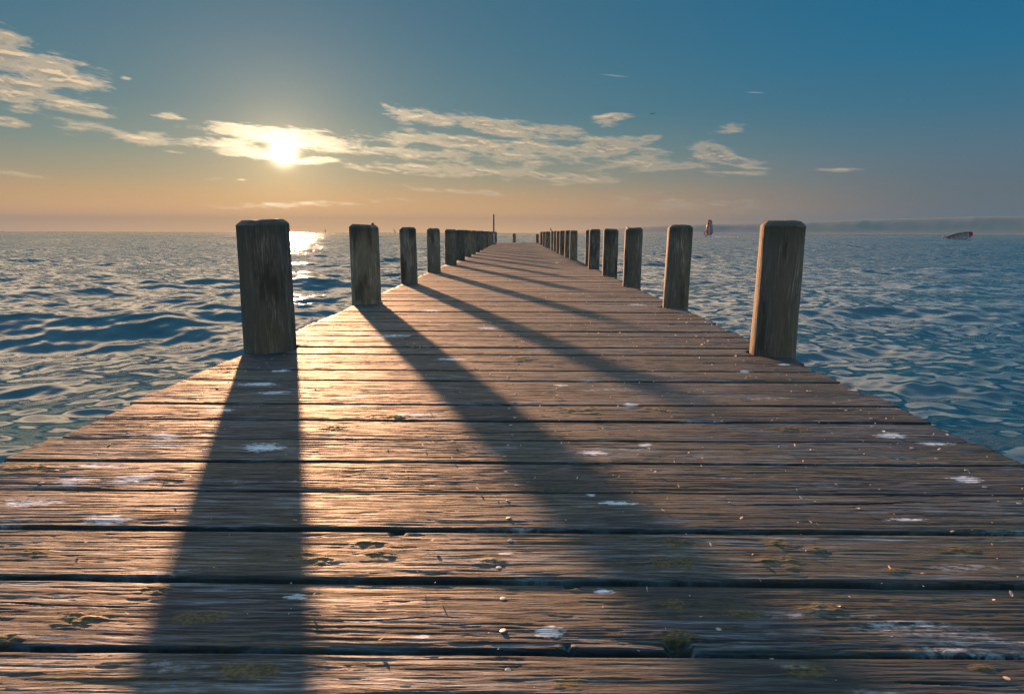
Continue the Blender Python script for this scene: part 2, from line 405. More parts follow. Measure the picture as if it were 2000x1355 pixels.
HOLES = [(-1.341, 3.414, 0.134), (-1.341, 5.679, 0.128), (1.348, 3.333, 0.112), (1.350, 5.456, 0.105)]
def plank_arrays(ya, yb, nx, ny, seed, xl, xr, dz):
    """top grid with a dropped rim: returns verts, quads, attributes"""
    xs = np.linspace(xl, xr, nx)
    e = 0.0035
    core = np.linspace(ya + e, yb - e, ny)
    ys = np.concatenate([[ya], [ya + e * 0.35], core, [yb - e * 0.35], [yb]]) if ny > 6 else np.linspace(ya, yb, ny)
    NY = len(ys)
    Yg, Xg = np.meshgrid(ys, xs, indexing='ij')
    z = np.zeros_like(Xg)
    o = seed * 13.7
    fine = ny >= 30
    moss = np.zeros_like(Xg); white = np.zeros_like(Xg)
    S = Yg.copy()
    near = yb < 4.0
    bend = np.zeros_like(Xg)
    for kx, ky, kr, kq in (KNOTS if near else []):
        if ya - 0.12 < ky < yb + 0.12:
            dx = (Xg - kx) / (kr * 1.9); dy = (Yg - ky)
            bend += np.exp(-dx ** 2) * np.sign(dy) * np.exp(-np.abs(dy) / 0.05) * kq * 0.55
    S = S - bend
    S = S + 0.020 * fbm(Xg * 0.9 + o, Yg * 3, o, o=2)
    if fine:
        ridg = fbm(Xg * 4.5 + o, S * 140, o, o=2)
        ridg2 = fbm(Xg * 11.0 + o, S * 400, o + 5, o=2)
        med = fbm(Xg * 2.6 + o, S * 50, o + 2, o=3)
        calm = 0.55 + 0.75 * np.clip(0.5 + fbm(Xg * 1.3 + o, Yg * 9, o + 8, o=3) * 1.3, 0, 1)
        z += calm * (0.0009 * ridg + 0.0004 * ridg2) + 0.0005 * med
        frayed = np.clip(fbm(Xg * 14, Yg * 80, o, o=3) - 0.25, 0, 1)
        z -= 0.0025 * frayed
    elif ny > 6:
        z += 0.0016 * fbm(Xg * 1.6 + o, S * 60, o, o=2) + 0.001 * fbm(Xg * 1.1, S * 30, o + 2, o=2)
    z += 0.0022 * fbm(Xg * 0.8 + o, Yg * 5, o + 4, o=2)
    mid = (ya + yb) / 2
    z += -0.0022 * ((Yg - mid) / (PW / 2)) ** 2 * (1 if seed % 3 else -0.6)         # cupped boards
    # eroded edges
    edge = np.minimum(Yg - ya, yb - Yg)
    wob = 0.0045 + 0.003 * fbm(Xg * 5 + o, Yg * 10, o, o=3)
    z -= 0.006 * np.clip(1 - edge / np.maximum(wob, 0.001), 0, 1) ** 1.6
    for sx, sy, rx, ry in MOSS:
        if ya - 0.1 < sy < yb + 0.1:
            d = np.sqrt(((Xg - sx) / rx) ** 2 + ((Yg - sy) / ry) ** 2) + (0.45 * fbm(Xg * 22, Yg * 40, sx, o=3) if ny > 6 else 0)
            moss = np.maximum(moss, np.clip(1.3 - d, 0, 1))
    for sx, sy, rx, ry in WHITE:
        if ya - 0.1 < sy < yb + 0.1:
            d = np.sqrt(((Xg - sx) / rx) ** 2 + ((Yg - sy) / ry) ** 2) + (0.5 * fbm(Xg * 16, Yg * 40, sy, o=3) if ny > 6 else 0)
            white = np.maximum(white, np.clip(1.15 - d, 0, 1))
    if fine:
        z += moss * (0.0012 + 0.0032 * np.clip(fbm(Xg * 70, Yg * 110, o, o=3) + 0.2, 0, 1))
        for a, b, w, dep in SPLITS:
            t = np.clip((Xg - a.x) / (b.x - a.x + 1e-9), 0, 1)
            cy = a.y + (b.y - a.y) * t + 0.004 * vnoise(Xg * 14, 3.3) * (w < 0.005)
            taper = np.clip(np.minimum(t, 1 - t) * 6, 0.12, 1) if w < 0.005 else 1.0
            inx = np.clip(1 - np.abs(Xg - np.clip(Xg, min(a.x, b.x), max(a.x, b.x))) / 0.008, 0, 1)
            z -= dep * taper * inx * np.clip(1.4 - np.abs(Yg - cy) / (w * taper), 0, 1)
    for px, py, pr in (HOLES if ny > 20 else []):
        if ya - 0.3 < py < yb + 0.3:
            d = np.hypot(Xg - px, Yg - py) - pr - 0.010 - 0.008 * fbm(Xg * 20, Yg * 20, o, o=2)
            z -= 0.05 * np.clip(-d / 0.008, 0, 1)
    z += dz
    # wandering long edges and uneven saw cut ends
    wy = 0.0022 * fbm(Xg * 1.5 + o, 0.3, o, o=3)
    Yg = Yg + wy + 0.002 * fbm(Xg * 7 + o, (Yg > mid) * 5.0, o, o=2) * (np.abs(Yg - mid) / (PW / 2)) ** 4
    Xg = Xg.copy()
    Xg[:, 0] += 0.006 * fbm(ys * 40, 1.0, o, o=2); Xg[:, -1] += 0.006 * fbm(ys * 40, 4.0, o, o=2)
    top = np.stack([Xg, Yg, z], -1)
    ring = np.concatenate([np.arange(nx), np.arange(1, NY) * nx + nx - 1, (NY - 1) * nx + np.arange(nx - 2, -1, -1), np.arange(NY - 2, 0, -1) * nx])
    V = top.reshape(-1, 3); low = V[ring].copy(); low[:, 2] = -0.048 + dz
    n0 = len(V); m = len(ring); j = np.arange(m)
    side = np.stack([ring[j], n0 + j, n0 + (j + 1) % m, ring[(j + 1) % m]], -1)
    q = np.concatenate([grid_quads(NY, nx), side])
    tone = np.full(n0 + m, (seed * 0.61803) % 1.0)
    moss = np.concatenate([moss.ravel(), np.zeros(m)]); white = np.concatenate([white.ravel(), np.zeros(m)])
    return np.concatenate([V, low]), q, dict(tone=tone, moss=moss, white=white)

pier = empty('pier', (0, 0, 0))
tag(pier, 'long weathered grey plank pier running straight out over the lake between rows of posts', 'pier')
NAIL_X = [-1.22, -0.02, 1.18]
prng = np.random.default_rng(5)

def nail_mesh():
    bm = bmesh.new()
    prof = [(0.0054, -0.004), (0.0058, 0.0003), (0.0053, 0.0009), (0.003, 0.0013)]
    rings = [[bm.verts.new((r * math.cos(a), r * math.sin(a), z)) for a in [2 * math.pi * k / 14 for k in range(14)]] for r, z in prof]
    for a, b in zip(rings, rings[1:]):
        for k in range(14): bm.faces.new((a[k], a[(k + 1) % 14], b[(k + 1) % 14], b[k]))
    bm.faces.new(rings[-1])
    me = bpy.data.meshes.new('nail'); bm.to_mesh(me); bm.free(); me.materials.append(M_NAIL)
    return me
NAIL = nail_mesh()

def build_deck():
    first = -9; last = int((Y_END - Y_FIRST_GAP) / PW)
    rest = []; nv = 0
    for k in range(first, last):
        ya = Y_FIRST_GAP + k * PW; yb = ya + PW
        gap = 0.006 + 0.006 * prng.random()
        if k in (-1, 0): gap = 0.0155
        if k == 1: gap = 0.013
        if k == 4: gap = 0.013
        if k in (10, 27): gap = 0.014
        a = ya + gap / 2; b = yb - gap / 2 - (0.006 if prng.random() < 0.12 else 0)
        xl = XL + prng.uniform(-0.018, 0.015); xr = XR + prng.uniform(-0.015, 0.018)
        dz = prng.uniform(-0.003, 0.003)
        seed = k + 20
        part = -1 <= k < 99
        if part and ya < 1.9: nx, ny = 420, 160
        elif part and ya < 4.3: nx, ny = 300, 64
        elif part and ya < 6.5: nx, ny = 150, 32
        elif part and ya < 12: nx, ny = 60, 12
        else: nx, ny = 14, 5
        V, q, at = plank_arrays(a, b, nx, ny, seed, xl, xr, dz)
        if part:
            pl = mesh_np('plank', V, q, M_DECK, pier, attrs=at)
            if k < 32:
                for bx in NAIL_X:
                    for off in (0.045, 0.150):
                        no = bpy.data.objects.new('nail', NAIL)
                        jx, jy = prng.normal(0, 0.012), prng.normal(0, 0.008)
                        i = np.argmin((V[:nx * ny, 0] - bx - jx) ** 2 + (V[:nx * ny, 1] - ya - off - jy) ** 2)
                        no.location = (bx + jx, ya + off + jy, V[i, 2] + prng.uniform(-0.0008, 0.0006))
                        no.rotation_euler = (prng.normal(0, 0.12), prng.normal(0, 0.12), 0)
                        link(no, pl)
        else:
            rest.append((V, q + nv, at)); nv += len(V)
    o = mesh_np('plank', np.concatenate([r[0] for r in rest]), np.concatenate([r[1] for r in rest]), M_DECK, pier,
                attrs={k: np.concatenate([r[2][k] for r in rest]) for k in ('tone', 'moss', 'white')})
    o['kind'] = 'stuff'; o.name = 'deck_boards'
    for bx in NAIL_X:
        bm = bmesh.new(); bmesh.ops.create_cube(bm, size=1)
        for v in bm.verts: v.co = Vector((bx + v.co.x * 0.12, (Y_END - 1.0) / 2 + v.co.y * (Y_END + 0.8), -0.151 + v.co.z * 0.19))
        bmesh.ops.bevel(bm, geom=bm.edges[:], offset=0.008, segments=1, affect='EDGES')
        bm_obj('beam', bm, M_BEAM, pier)
build_deck()

# ------------------------------------------------------------------ posts
POST_H = 0.685
def post_mesh(seed, rad, hgt, nt, nz, lean=(0, 0)):
    o = seed * 9.31
    zs = np.concatenate([np.linspace(-1.7, 0.0, max(6, nz // 4)), np.linspace(0.02, hgt - 0.03, nz), [hgt - 0.022, hgt - 0.012, hgt - 0.003, hgt]])
    rs = np.concatenate([np.ones(len(zs) - 4) * 1.0, [0.985, 0.90, 0.80, 0.765]])
    th = np.linspace(0, 2 * math.pi, nt, endpoint=False)
    T, Z = np.meshgrid(th, zs); RS = np.meshgrid(th, rs)[1]
    cx, sy = np.cos(T), np.sin(T)
    rr = rad * (1 + 0.030 * fbm(cx * 1.2 + o, sy * 1.2, Z * 1.6, o=3) + 0.012 * fbm(cx * 3 + o, sy * 3, Z * 7, o=3)) * (1 - 0.03 * (Z / hgt))
    rr += 0.0022 * fbm(cx * 14 + o, sy * 14, Z * 1.5, o=3)
    # drying checks: a few long vertical cracks
    g = np.random.default_rng(seed)
    for c in range(4):
        a = g.uniform(0, 2 * math.pi); z0 = g.uniform(0.05, 0.5); L = g.uniform(0.12, 0.4)
        d = (T - a - 0.12 * fbm(Z * 5, a, o=2) + math.pi) % (2 * math.pi) - math.pi
        rr -= 0.010 * np.clip(1 - np.abs(d) / 0.035, 0, 1) * np.clip(1 - ((Z - z0) / L) ** 2, 0, 1)
    rr = rr * RS
    X = rr * cx + lean[0] * Z; Y = rr * sy + lean[1] * Z
    Zd = Z + np.where(Z > hgt - 0.03, 0.005 * fbm(cx * 2.5 + o, sy * 2.5, o, o=3) + rad * (0.035 * math.sin(seed * 2.7) * cx + 0.05 * math.cos(seed * 1.9) * sy) * RS, 0)
    V = np.stack([X, Y, Zd], -1).reshape(-1, 3)
    n = len(zs)
    # end grain: shallow dished cap
    cap = []
    for f in (0.7, 0.35):
        cap.append(np.stack([X[-1] * f + lean[0] * hgt * (1 - f), Y[-1] * f + lean[1] * hgt * (1 - f), Zd[-1] - 0.003 * (1 - f) + 0.002 * fbm(cx[-1] * 4 * f, sy[-1] * 4 * f, o, o=2)], -1))
    V = np.concatenate([V, cap[0], cap[1], [[lean[0] * hgt, lean[1] * hgt, hgt - 0.004]]])
    q = grid_quads(n + 2, nt, True)
    c = len(V) - 1; j = np.arange(nt); b0 = (n + 1) * nt
    tris = np.stack([b0 + j, b0 + (j + 1) % nt, np.full(nt, c)], -1)
    return V, q, tris

def make_post(P, rad, seed, label, detail, hgt=POST_H, lean=(0, 0), knob=None):
    nt, nz = ((110, 120), (64, 60), (36, 24), (20, 10))[detail]
    V, q, tr = post_mesh(seed, rad, hgt, nt, nz, lean)
    o = mesh_np('wooden_post', V, q, M_POST, tris=tr)
    o.location = P
    tag(o, label, 'post', 'wooden posts along both edges of the pier')
    if knob:
        bm = bmesh.new()
        tube(bm, [(knob, 0, hgt - 0.02), (knob, 0, hgt + 0.004)], 0.009, 8)
        bmesh.ops.create_icosphere(bm, subdivisions=2, radius=0.013, matrix=Matrix.Translation((knob, 0, hgt + 0.006)) @ Matrix.Diagonal((1, 1, 0.8, 1)))
        bm_obj('bolt', bm, M_IRON, o, True)
    return o

ORD = ['nearest', 'second', 'third', 'fourth', 'fifth', 'sixth', 'seventh', 'eighth', 'ninth', 'tenth', 'eleventh', 'twelfth', 'thirteenth',
       'fourteenth', 'fifteenth', 'sixteenth', 'seventeenth', 'eighteenth', 'nineteenth', 'twentieth']
left = [(527, 3.47, 0.134), (716, 5.70, 0.128), (799, 7.93, 0.103), (847.5, 10.2, 0.106), (880, 12.6, 0.118), (898, 14.75, 0.115), (912, 16.9, 0.112), (921.5, 18.9, 0.110),
        (930.5, 21.0, 0.11), (938, 23.3, 0.11), (943, 25.4, 0.11), (948, 27.5, 0.11), (952, 29.8, 0.11), (956, 32.0, 0.11), (959, 34.4, 0.11), (963.5, 37.3, 0.12), (966.5, 39.8, 0.11)]
right = [(1507, 3.39, 0.112), (1318, 5.48, 0.105), (1233, 7.62, 0.105), (1190, 9.5, 0.110), (1159, 11.35, 0.098), (1151, 13.6, 0.100), (1119, 15.5, 0.095), (1109, 17.0, 0.100),
         (1099, 18.9, 0.105), (1091.5, 20.2, 0.10), (1085.5, 22.2, 0.10), (1080, 24.2, 0.10), (1069, 28.0, 0.12), (1063, 31.0, 0.10), (1057.5, 35.0, 0.10), (1048.5, 43.2, 0.10)]

def post_at(px, zc):
    # px = column of the post base, zc = depth along the view axis
    Y = (zc - H0 * math.sin(PITCH)) / math.cos(PITCH)
    X = (px - 1010.0) / F * zc
    return Vector((X, Y, 0))
leans_l = [(0.004, 0), (-0.006, 0), (-0.012, 0)]; leans_r = [(0.006, 0), (0.018, 0), (0.004, 0)]
for i, (px, zc, rd) in enumerate(left):
    lab = ('thick post nearest the camera on the left edge, its long shadow falling toward the viewer' if i == 0 else
           'weathered post%s, %s from the camera on the left pier edge' % (' with small bolt on top' if i == 1 else '', ORD[i])) if i < len(left) - 1 else \
          'last dark post at the far end of the left row, beyond the thin pole'
    make_post(post_at(px, zc), rd, 3 + i, lab, 0 if i < 2 else 1 if i < 4 else 2 if i < 9 else 3, POST_H + (0.004 * math.sin(i * 2.3)), leans_l[i] if i < 3 else (0.006 * math.sin(i * 1.7), 0), 0.075 if i == 1 else None)
for i, (px, zc, rd) in enumerate(right):
    lab = ('brown grey post nearest the camera on the right edge, warm light along its left side' if i == 0 else
           'weathered post%s, %s from the camera on the right pier edge' % (' with small bolt on top' if i == 2 else '', ORD[i])) if i < len(right) - 1 else \
          'short dark post at the far right corner of the pier end'
    make_post(post_at(px, zc), rd, 43 + i, lab, 0 if i < 2 else 1 if i < 4 else 2 if i < 9 else 3, (POST_H if i < len(right) - 1 else 0.56) + 0.004 * math.sin(i * 1.9), leans_r[i] if i < 3 else (0.006 * math.sin(i * 2.1), 0), -0.07 if i == 2 else None)
make_post(post_at(1003.3, 43.6), 0.12, 91, 'lone short dark post in the middle of the far pier end', 3, 0.58)

# thin pole beside the far left post
pole = empty('metal_pole', post_at(963.5, 34.8))
tag(pole, 'tall thin dark pole rising above the far left posts near the pier end', 'pole')
bm = bmesh.new(); tube(bm, [(0, 0, 0.62), (0, 0, 1.2), (0, 0, 1.60)], 0.042, 12); bm_obj('shaft', bm, M_IRON, pole)
bm = bmesh.new(); tube(bm, [(0.02, -0.02, 0.02), (0.015, -0.01, 0.4), (0, 0, 0.62)], 0.045, 12); bm_obj('sleeve', bm, M_STEEL, pole)
bm = bmesh.new(); tube(bm, [(0, 0, -0.2), (0, 0, 0.05), (0, 0, 0.10)], [0.15, 0.14, 0.07], 14); bm_obj('foot', bm, M_IRON, pole)

# ------------------------------------------------------------------ husks blown over the boards
def build_husks():
    g = np.random.default_rng(11)
    V = []; Q = []
    n = 0
    while n < 800:
        y = 0.75 + g.exponential(3.4)
        if y > 26: continue
        x = g.uniform(XL + 0.05, XR - 0.03)
        if g.random() > (0.10 + 0.90 * np.clip((x + 0.7) / 1.2, 0, 1)): continue
        if y < 1.6 and g.random() < 0.35: continue
        s = 0.0013 + 0.0030 * g.random() ** 2 * (1 + 0.35 * (y > 3))
        rot = Euler((g.uniform(-1.3, 1.3), g.uniform(-0.9, 0.9), g.uniform(0, 6.28))).to_matrix()
        nr, nc = 4, 5
        b = len(V)
        for i in range(nr):
            u = -1 + 2 * i / (nr - 1); wd = math.cos(u * 1.2) * 0.62
            for j in range(nc):
                v = -1 + 2 * j / (nc - 1)
                p = Vector((u * 1.3, v * wd, 0.5 * v * v * wd + 0.35 * u * u)) * s
                p = rot @ p; V.append((p.x + x, p.y + y, p.z + s * 0.9 + 0.003))
        for i in range(nr - 1):
            for j in range(nc - 1):
                a = b + i * nc + j; Q.append((a, a + 1, a + nc + 1, a + nc))
        n += 1
    o = mesh_np('husks', V, Q, M_HUSK)
    tag(o, 'tiny pale dry husks scattered over the boards', 'husks', kind='stuff')
build_husks()

# ------------------------------------------------------------------ windsurfers
def make_rig(parent, M_LUFF=M_RED, M_HEAD=M_RED):
    """rig standing in the local xz plane, mast foot at the origin, 4.7 m tall"""
    def luff(t): return Vector((0.02 + 0.55 * t ** 1.7 * 0.5 - 0.30 * math.sin(math.pi * t) * 0.9, 0, 0.35 + 4.35 * t))
    def leech(t): 
        w = 1.55 * (1 - t) ** 0.45 * (0.62 + 0.38 * min(1, t * 5)) + 0.42 * (1 - (1 - t) ** 3) * (1 if t > .2 else t * 5)
        return luff(t) + Vector((w, 0, -0.10 * (1 - t)))
    def panel(name, u0, u1, t0, t1, mat):
        n, m = 16, 6; V = []
        for side in (0.012, -0.012):
            for i in range(n):
                t = t0 + (t1 - t0) * i / (n - 1); a, b = luff(t), leech(t)
                for j in range(m):
                    u = u0 + (u1 - u0) * j / (m - 1); p = a.lerp(b, u)
                    V.append((p.x, p.y + 0.20 * math.sin(math.pi * u) * (1 - 0.5 * t) + side, p.z))
        q = grid_quads(n, m); k = n * m
        ring = list(range(m)) + [i * m + m - 1 for i in range(1, n)] + [(n - 1) * m + j for j in range(m - 2, -1, -1)] + [i * m for i in range(n - 2, 0, -1)]
        side = [(ring[i], ring[(i + 1) % len(ring)], k + ring[(i + 1) % len(ring)], k + ring[i]) for i in range(len(ring))]
        return mesh_np(name, V, np.concatenate([q, q[:, ::-1] + k, np.array(side)]), mat, parent)
    panel('luff_panel', 0.02, 0.34, 0.02, 0.86, M_LUFF)
    panel('head_panel', 0.02, 1.0, 0.865, 1.0, M_HEAD)
    panel('window_panel', 0.345, 1.0, 0.04, 0.86, M_CLEAR)
    bm = bmesh.new(); tube(bm, [luff(t) + Vector((-0.03 if t > 0 else 0, 0, -0.35 if t == 0 else 0)) for t in [0, .1, .25, .4, .55, .7, .85, 1]], [0.06] * 6 + [.05, .04], 8); bm_obj('mast', bm, M_BLACK, parent, True)
    for t in (0.14, 0.30, 0.46, 0.60, 0.74, 0.87):
        bm = bmesh.new(); a, b = luff(t), leech(t)
        tube(bm, [(a.lerp(b, u) + Vector((0, 0.20 * math.sin(math.pi * u) * (1 - .5 * t) - 0.035, 0.0))) for u in (0, .25, .5, .75, 1)], 0.03, 6)
        bm_obj('batten', bm, M_BLACK, parent, True)
    for s in (-1, 1):
        bm = bmesh.new(); a, b = luff(.24), leech(.22)
        tube(bm, [a, a.lerp(b, .3) + Vector((0, s * 0.30, -.03)), a.lerp(b, .7) + Vector((0, s * .26, -.06)), b + Vector((.1, 0, -.08))], 0.035, 6)
        bm_obj('boom', bm, M_BLACK, parent, True)
    bm = bmesh.new(); tube(bm, [leech(t) for t in (0.02, .1, .2, .35, .5, .7, .9)], 0.035, 6); bm_obj('leech_edge', bm, M_BLACK, parent, True)

def make_board(parent, z=0.0):
    V = []; n, m = 15, 9
    for i in range(n):
        u = -1 + 2 * i / (n - 1); w = 0.32 * (1 - abs(u) ** 2.6) ** 0.6 + 0.02
        for j in range(m):
            a = 2 * math.pi * j / m
            V.append((u * 1.2 + 0.0, math.cos(a) * w, z + math.sin(a) * 0.06 + 0.12 * max(0, -u) ** 3))
    o = mesh_np('board', V, grid_quads(n, m, True), M_BOARD, parent)
    return o

def skin_person(name, joints, edges, mat, loc, rot=(0, 0, 0)):
    me = bpy.data.meshes.new(name); me.from_pydata([j[0] for j in joints], edges, [])
    o = bpy.data.objects.new(name, me); link(o); o.location = loc; o.rotation_euler = rot
    sk = o.modifiers.new('skin', 'SKIN'); sub = o.modifiers.new('sub', 'SUBSURF'); sub.levels = sub.render_levels = 1
    sk.use_smooth_shade = True
    lay = me.skin_vertices[0] if me.skin_vertices else None
    if lay is None:
        bm = bmesh.new(); bm.from_mesh(me); bm.verts.layers.skin.verify(); bm.to_mesh(me); bm.free(); lay = me.skin_vertices[0]
    for d, j in zip(lay.data, joints): d.radius = (j[1], j[1])
    lay.data[0].use_root = True
    me.materials.append(mat)
    return o

def at_water(px, dist):
    a = math.radians(az_el(px, 457)[0])
    return Vector((dist * math.sin(a), dist * math.cos(a), WATER))

FWD = lambda P: -math.atan2(P.x, P.y)
# the sailing one
P = at_water(1381, 190)
ws = empty('windsurf_rig', P + Vector((0, 0, 0.12)), (0, 0, FWD(P)))
tag(ws, 'windsurf board under an upright red and grey sail, planing right of the pier', 'windsurf rig')
make_rig(ws); make_board(ws, 0.0)
joints = [((0, 0, 0.78), .13), ((-.10, 0, 1.02), .14), ((-.20, 0, 1.28), .15), ((-.22, 0, 1.42), .06), ((-.22, 0, 1.56), .10), ((-.21, 0, 1.68), .07),
          ((-.16, .19, 1.30), .06), ((.12, .20, 1.34), .045), ((.42, .12, 1.42), .035), ((-.16, -.19, 1.30), .06), ((.12, -.20, 1.30), .045), ((.40, -.1, 1.36), .035),
          ((.06, .12, .74), .09), ((.26, .16, .46), .065), ((.30, .16, .10), .045), ((.40, .16, .04), .04), ((.06, -.12, .74), .09), ((.30, -.18, .48), .065), ((.42, -.18, .10), .045), ((.52, -.18, .04), .04)]
edges = [(0, 1), (1, 2), (2, 3), (3, 4), (4, 5), (2, 6), (6, 7), (7, 8), (2, 9), (9, 10), (10, 11), (0, 12), (12, 13), (13, 14), (14, 15), (0, 16), (16, 17), (17, 18), (18, 19)]
p1 = skin_person('person', joints, edges, M_SUIT, P + Vector((-0.75, -0.1, 0.10)), (0, 0, FWD(P)))
tag(p1, 'windsurfer in dark wetsuit leaning back and holding the boom of the upright red sail', 'person')
# foam wake behind it
def wake(P, L, name_label):
    g = np.random.default_rng(3); V = []; Q = []
    for i in range(46):
        u = g.random() ** 1.2; x = 0.2 + u * L; w = 0.3 * (1 + u) ; s = g.uniform(.08, .26) * (1.1 - .7 * u)
        y = g.normal(0, w); b = len(V); n, m = 5, 8
        for a in range(n):
            ph = math.pi * 0.5 * a / (n - 1)
            for c in range(m):
                t = 2 * math.pi * c / m
                rj = s * (1 + .3 * g.normal())
                V.append((P.x + x + 2.2 * rj * math.cos(ph) * math.cos(t), P.y + y + rj * math.cos(ph) * math.sin(t), P.z + .02 + .9 * s * math.sin(ph)))
        Q += [tuple(b + k for k in q) for q in grid_quads(n, m, True)]
    o = mesh_np('foam', V, Q, M_FOAM); tag(o, name_label, 'foam', kind='stuff')
wake(P, 9.0, 'white foam wake trailing behind the windsurf board')
# the fallen one
P = at_water(1845, 158)
ws2 = empty('windsurf_rig', P + Vector((0, 0, 0.35)), (0, R(72), FWD(P)))
tag(ws2, 'windsurf rig toppled low over the water with its grey sail pointing right', 'windsurf rig')
make_rig(ws2, M_CLEAR, M_RED)
b2 = make_board(ws2, 0.0); b2.rotation_euler = (0, R(-72), 0); b2.location = (0.25, 0, -0.5)
joints2 = [((0, 0, 0), .13), ((.10, 0, .22), .14), ((.18, 0, .44), .15), ((.21, 0, .56), .06), ((.23, 0, .70), .10), ((.23, 0, .80), .07),
           ((.2, .19, .46), .06), ((.45, .2, .42), .045), ((.7, .12, .5), .035), ((.2, -.19, .46), .06), ((.45, -.2, .40), .045), ((.7, -.12, .46), .035),
           ((-.05, .12, -.08), .09), ((-.25, .14, -.35), .065), ((-.45, .14, -.6), .045), ((-.05, -.12, -.08), .09), ((-.25, -.14, -.35), .065), ((-.5, -.14, -.58), .045)]
edges2 = [(0, 1), (1, 2), (2, 3), (3, 4), (4, 5), (2, 6), (6, 7), (7, 8), (2, 9), (9, 10), (10, 11), (0, 12), (12, 13), (13, 14), (0, 15), (15, 16), (16, 17)]
p2 = skin_person('person', joints2, edges2, M_SUIT, P + Vector((-0.55, -0.4, 0.10)), (0, 0, FWD(P)))
tag(p2, 'windsurfer in dark wetsuit half in the water at the foot of the toppled sail', 'person')

def copy_tree(o, parent=None):
    c = o.copy(); COL.objects.link(c); c.parent = parent
    for ch in list(o.children): copy_tree(ch, c)
    return c
for px, dist, tilt, yaw, sc, lab in [(1080, 420, R(-28), R(70), 1.0, 'tiny red windsurf sail leaning left far out behind the right row of posts'),
                                     (772.5, 620, R(-24), R(75), 1.0, 'tiny thin sail leaning left on the horizon between second and third left posts'),
                                     (634.5, 700, R(6), R(80), 0.9, 'tiny dark sail on the horizon right of the sun glitter')]:
    P = at_water(px, dist)
    c = copy_tree(ws); c.location = P + Vector((0, 0, 0.12)); c.rotation_euler = Euler((0, tilt, FWD(P) + 0)); c.scale = (0.35 if tilt else 1, sc, sc)
    c.scale = (0.45, sc, sc)
    tag(c, lab, 'windsurf rig', 'far off sails on the horizon')

# small bird high over the lake
d = ray(1274, 223); P = Vector((0, 0, H0)) + d * 160
bm = bmesh.new()
tube(bm, [(-.22, 0, 0), (-.1, 0, .02), (.08, 0, .02), (.2, 0, .03), (.27, 0, .02)], [.015, .05, .06, .04, .012], 8)
for s in (-1, 1):
    tube(bm, [(.06, 0, .03), (.05, .25 * s, .14), (-.02, .55 * s, .08)], [.05, .04, .01], 6)
bd = bm_obj('bird', bm, M_BIRD, None, True); bd.location = P; bd.rotation_euler = (0, 0, R(70)); bd.scale = (1.4,) * 3
tag(bd, 'tiny dark bird flying high in the blue sky right of the clouds', 'bird')

# ------------------------------------------------------------------ haze
HAZE = True
if HAZE:
    bm = bmesh.new(); bmesh.ops.create_cube(bm, size=1)
    for v in bm.verts: v.co = Vector((v.co.x * 26000, v.co.y * 26000, (v.co.z + 0.5) * 290 - 4))
    m = bpy.data.materials.new('haze_air'); m.use_nodes = True; t = NT(m.node_tree); t.n.clear()
    out = t.node('ShaderNodeOutputMaterial'); pv = t.node('ShaderNodeVolumePrincipled')
    pv.inputs['Color'].default_value = (0.52, 0.86, 1.0, 1); pv.inputs['Density'].default_value = 8.5e-5; pv.inputs['Anisotropy'].default_value = -0.75
    t.l.new(pv.outputs[0], out.inputs['Volume'])
    hz = bm_obj('haze', bm, m); tag(hz, kind='stuff', label='thin evening haze over the lake', cat='haze')

# ------------------------------------------------------------------ sky
world = bpy.data.worlds.new('World'); scene.world = world; world.use_nodes = True
w = NT(world.node_tree); w.n.clear()
wout = w.node('ShaderNodeOutputWorld'); bg = w.node('ShaderNodeBackground'); w.l.new(bg.outputs[0], wout.inputs[0])
STR = 0.1
bg.inputs['Strength'].default_value = STR
D = w.node('ShaderNodeTexCoord').outputs['Generated']
dx, dy, dzz = w.sep(D)
az = w.m('MULTIPLY', w.m('ARCTAN2', dx, dy), 180 / math.pi)
el = w.m('MULTIPLY', w.m('ARCSINE', dzz), 180 / math.pi)
sunaz = math.degrees(SUN_AZ)
daz = w.m('ABSOLUTE', w.m('SUBTRACT', az, sunaz))
ele = w.m('DIVIDE', w.m('MAXIMUM', el, 0.0), 45.0)
def E(v, c): return (v / 45.0, lin(*c))
def scaled(f, col): return w.vm('SCALE', col, scale=f)
rA = w.ramp(ele, [E(0, (246, 188, 134)), E(1.2, (234, 174, 118)), E(2.6, (204, 162, 118)), E(4.4, (158, 154, 132)), E(6.6, (118, 144, 140)), E(10, (80, 127, 142)), E(15, (62, 116, 140)), E(19.5, (52, 108, 136)), E(26, (60, 116, 144)), E(36, (84, 136, 166)), E(45, (128, 182, 228))])
rB = w.ramp(ele, [E(0, (112, 116, 118)), E(1.6, (104, 110, 118)), E(3.5, (96, 112, 124)), E(6, (84, 116, 136)), E(9, (56, 114, 142)), E(13, (26, 110, 148)), E(18, (4, 104, 146)), E(26, (50, 112, 160)), E(36, (92, 146, 190)), E(45, (132, 186, 236))])
tfac = w.ss(daz, 14.0, 58.0)
base = w.mix(tfac, rA, rB)
base = w.vm('ADD', base, scaled(w.m('MULTIPLY', w.m('SUBTRACT', 1.0, tfac), w.m('EXPONENT', w.m('MULTIPLY', w.m('MAXIMUM', el, 0.0), -0.50))), (0.85, 0.44, 0.07)))
sky = w.node('ShaderNodeTexSky', sky_type='NISHITA', sun_disc=False, sun_elevation=SUN_EL, sun_rotation=SUN_AZ)
sky.dust_density = 2.0
nish = w.mix(1.0, sky.outputs[0], (0.035, 0.035, 0.035, 1), 'MULTIPLY')
base = w.mix(0.08, base, nish)
base = w.vm('ADD', base, scaled(w.ss(el, 32.0, 62.0), (0.07, 0.23, 0.35)))  # extra blue added overhead, out of view, to fill the shadows
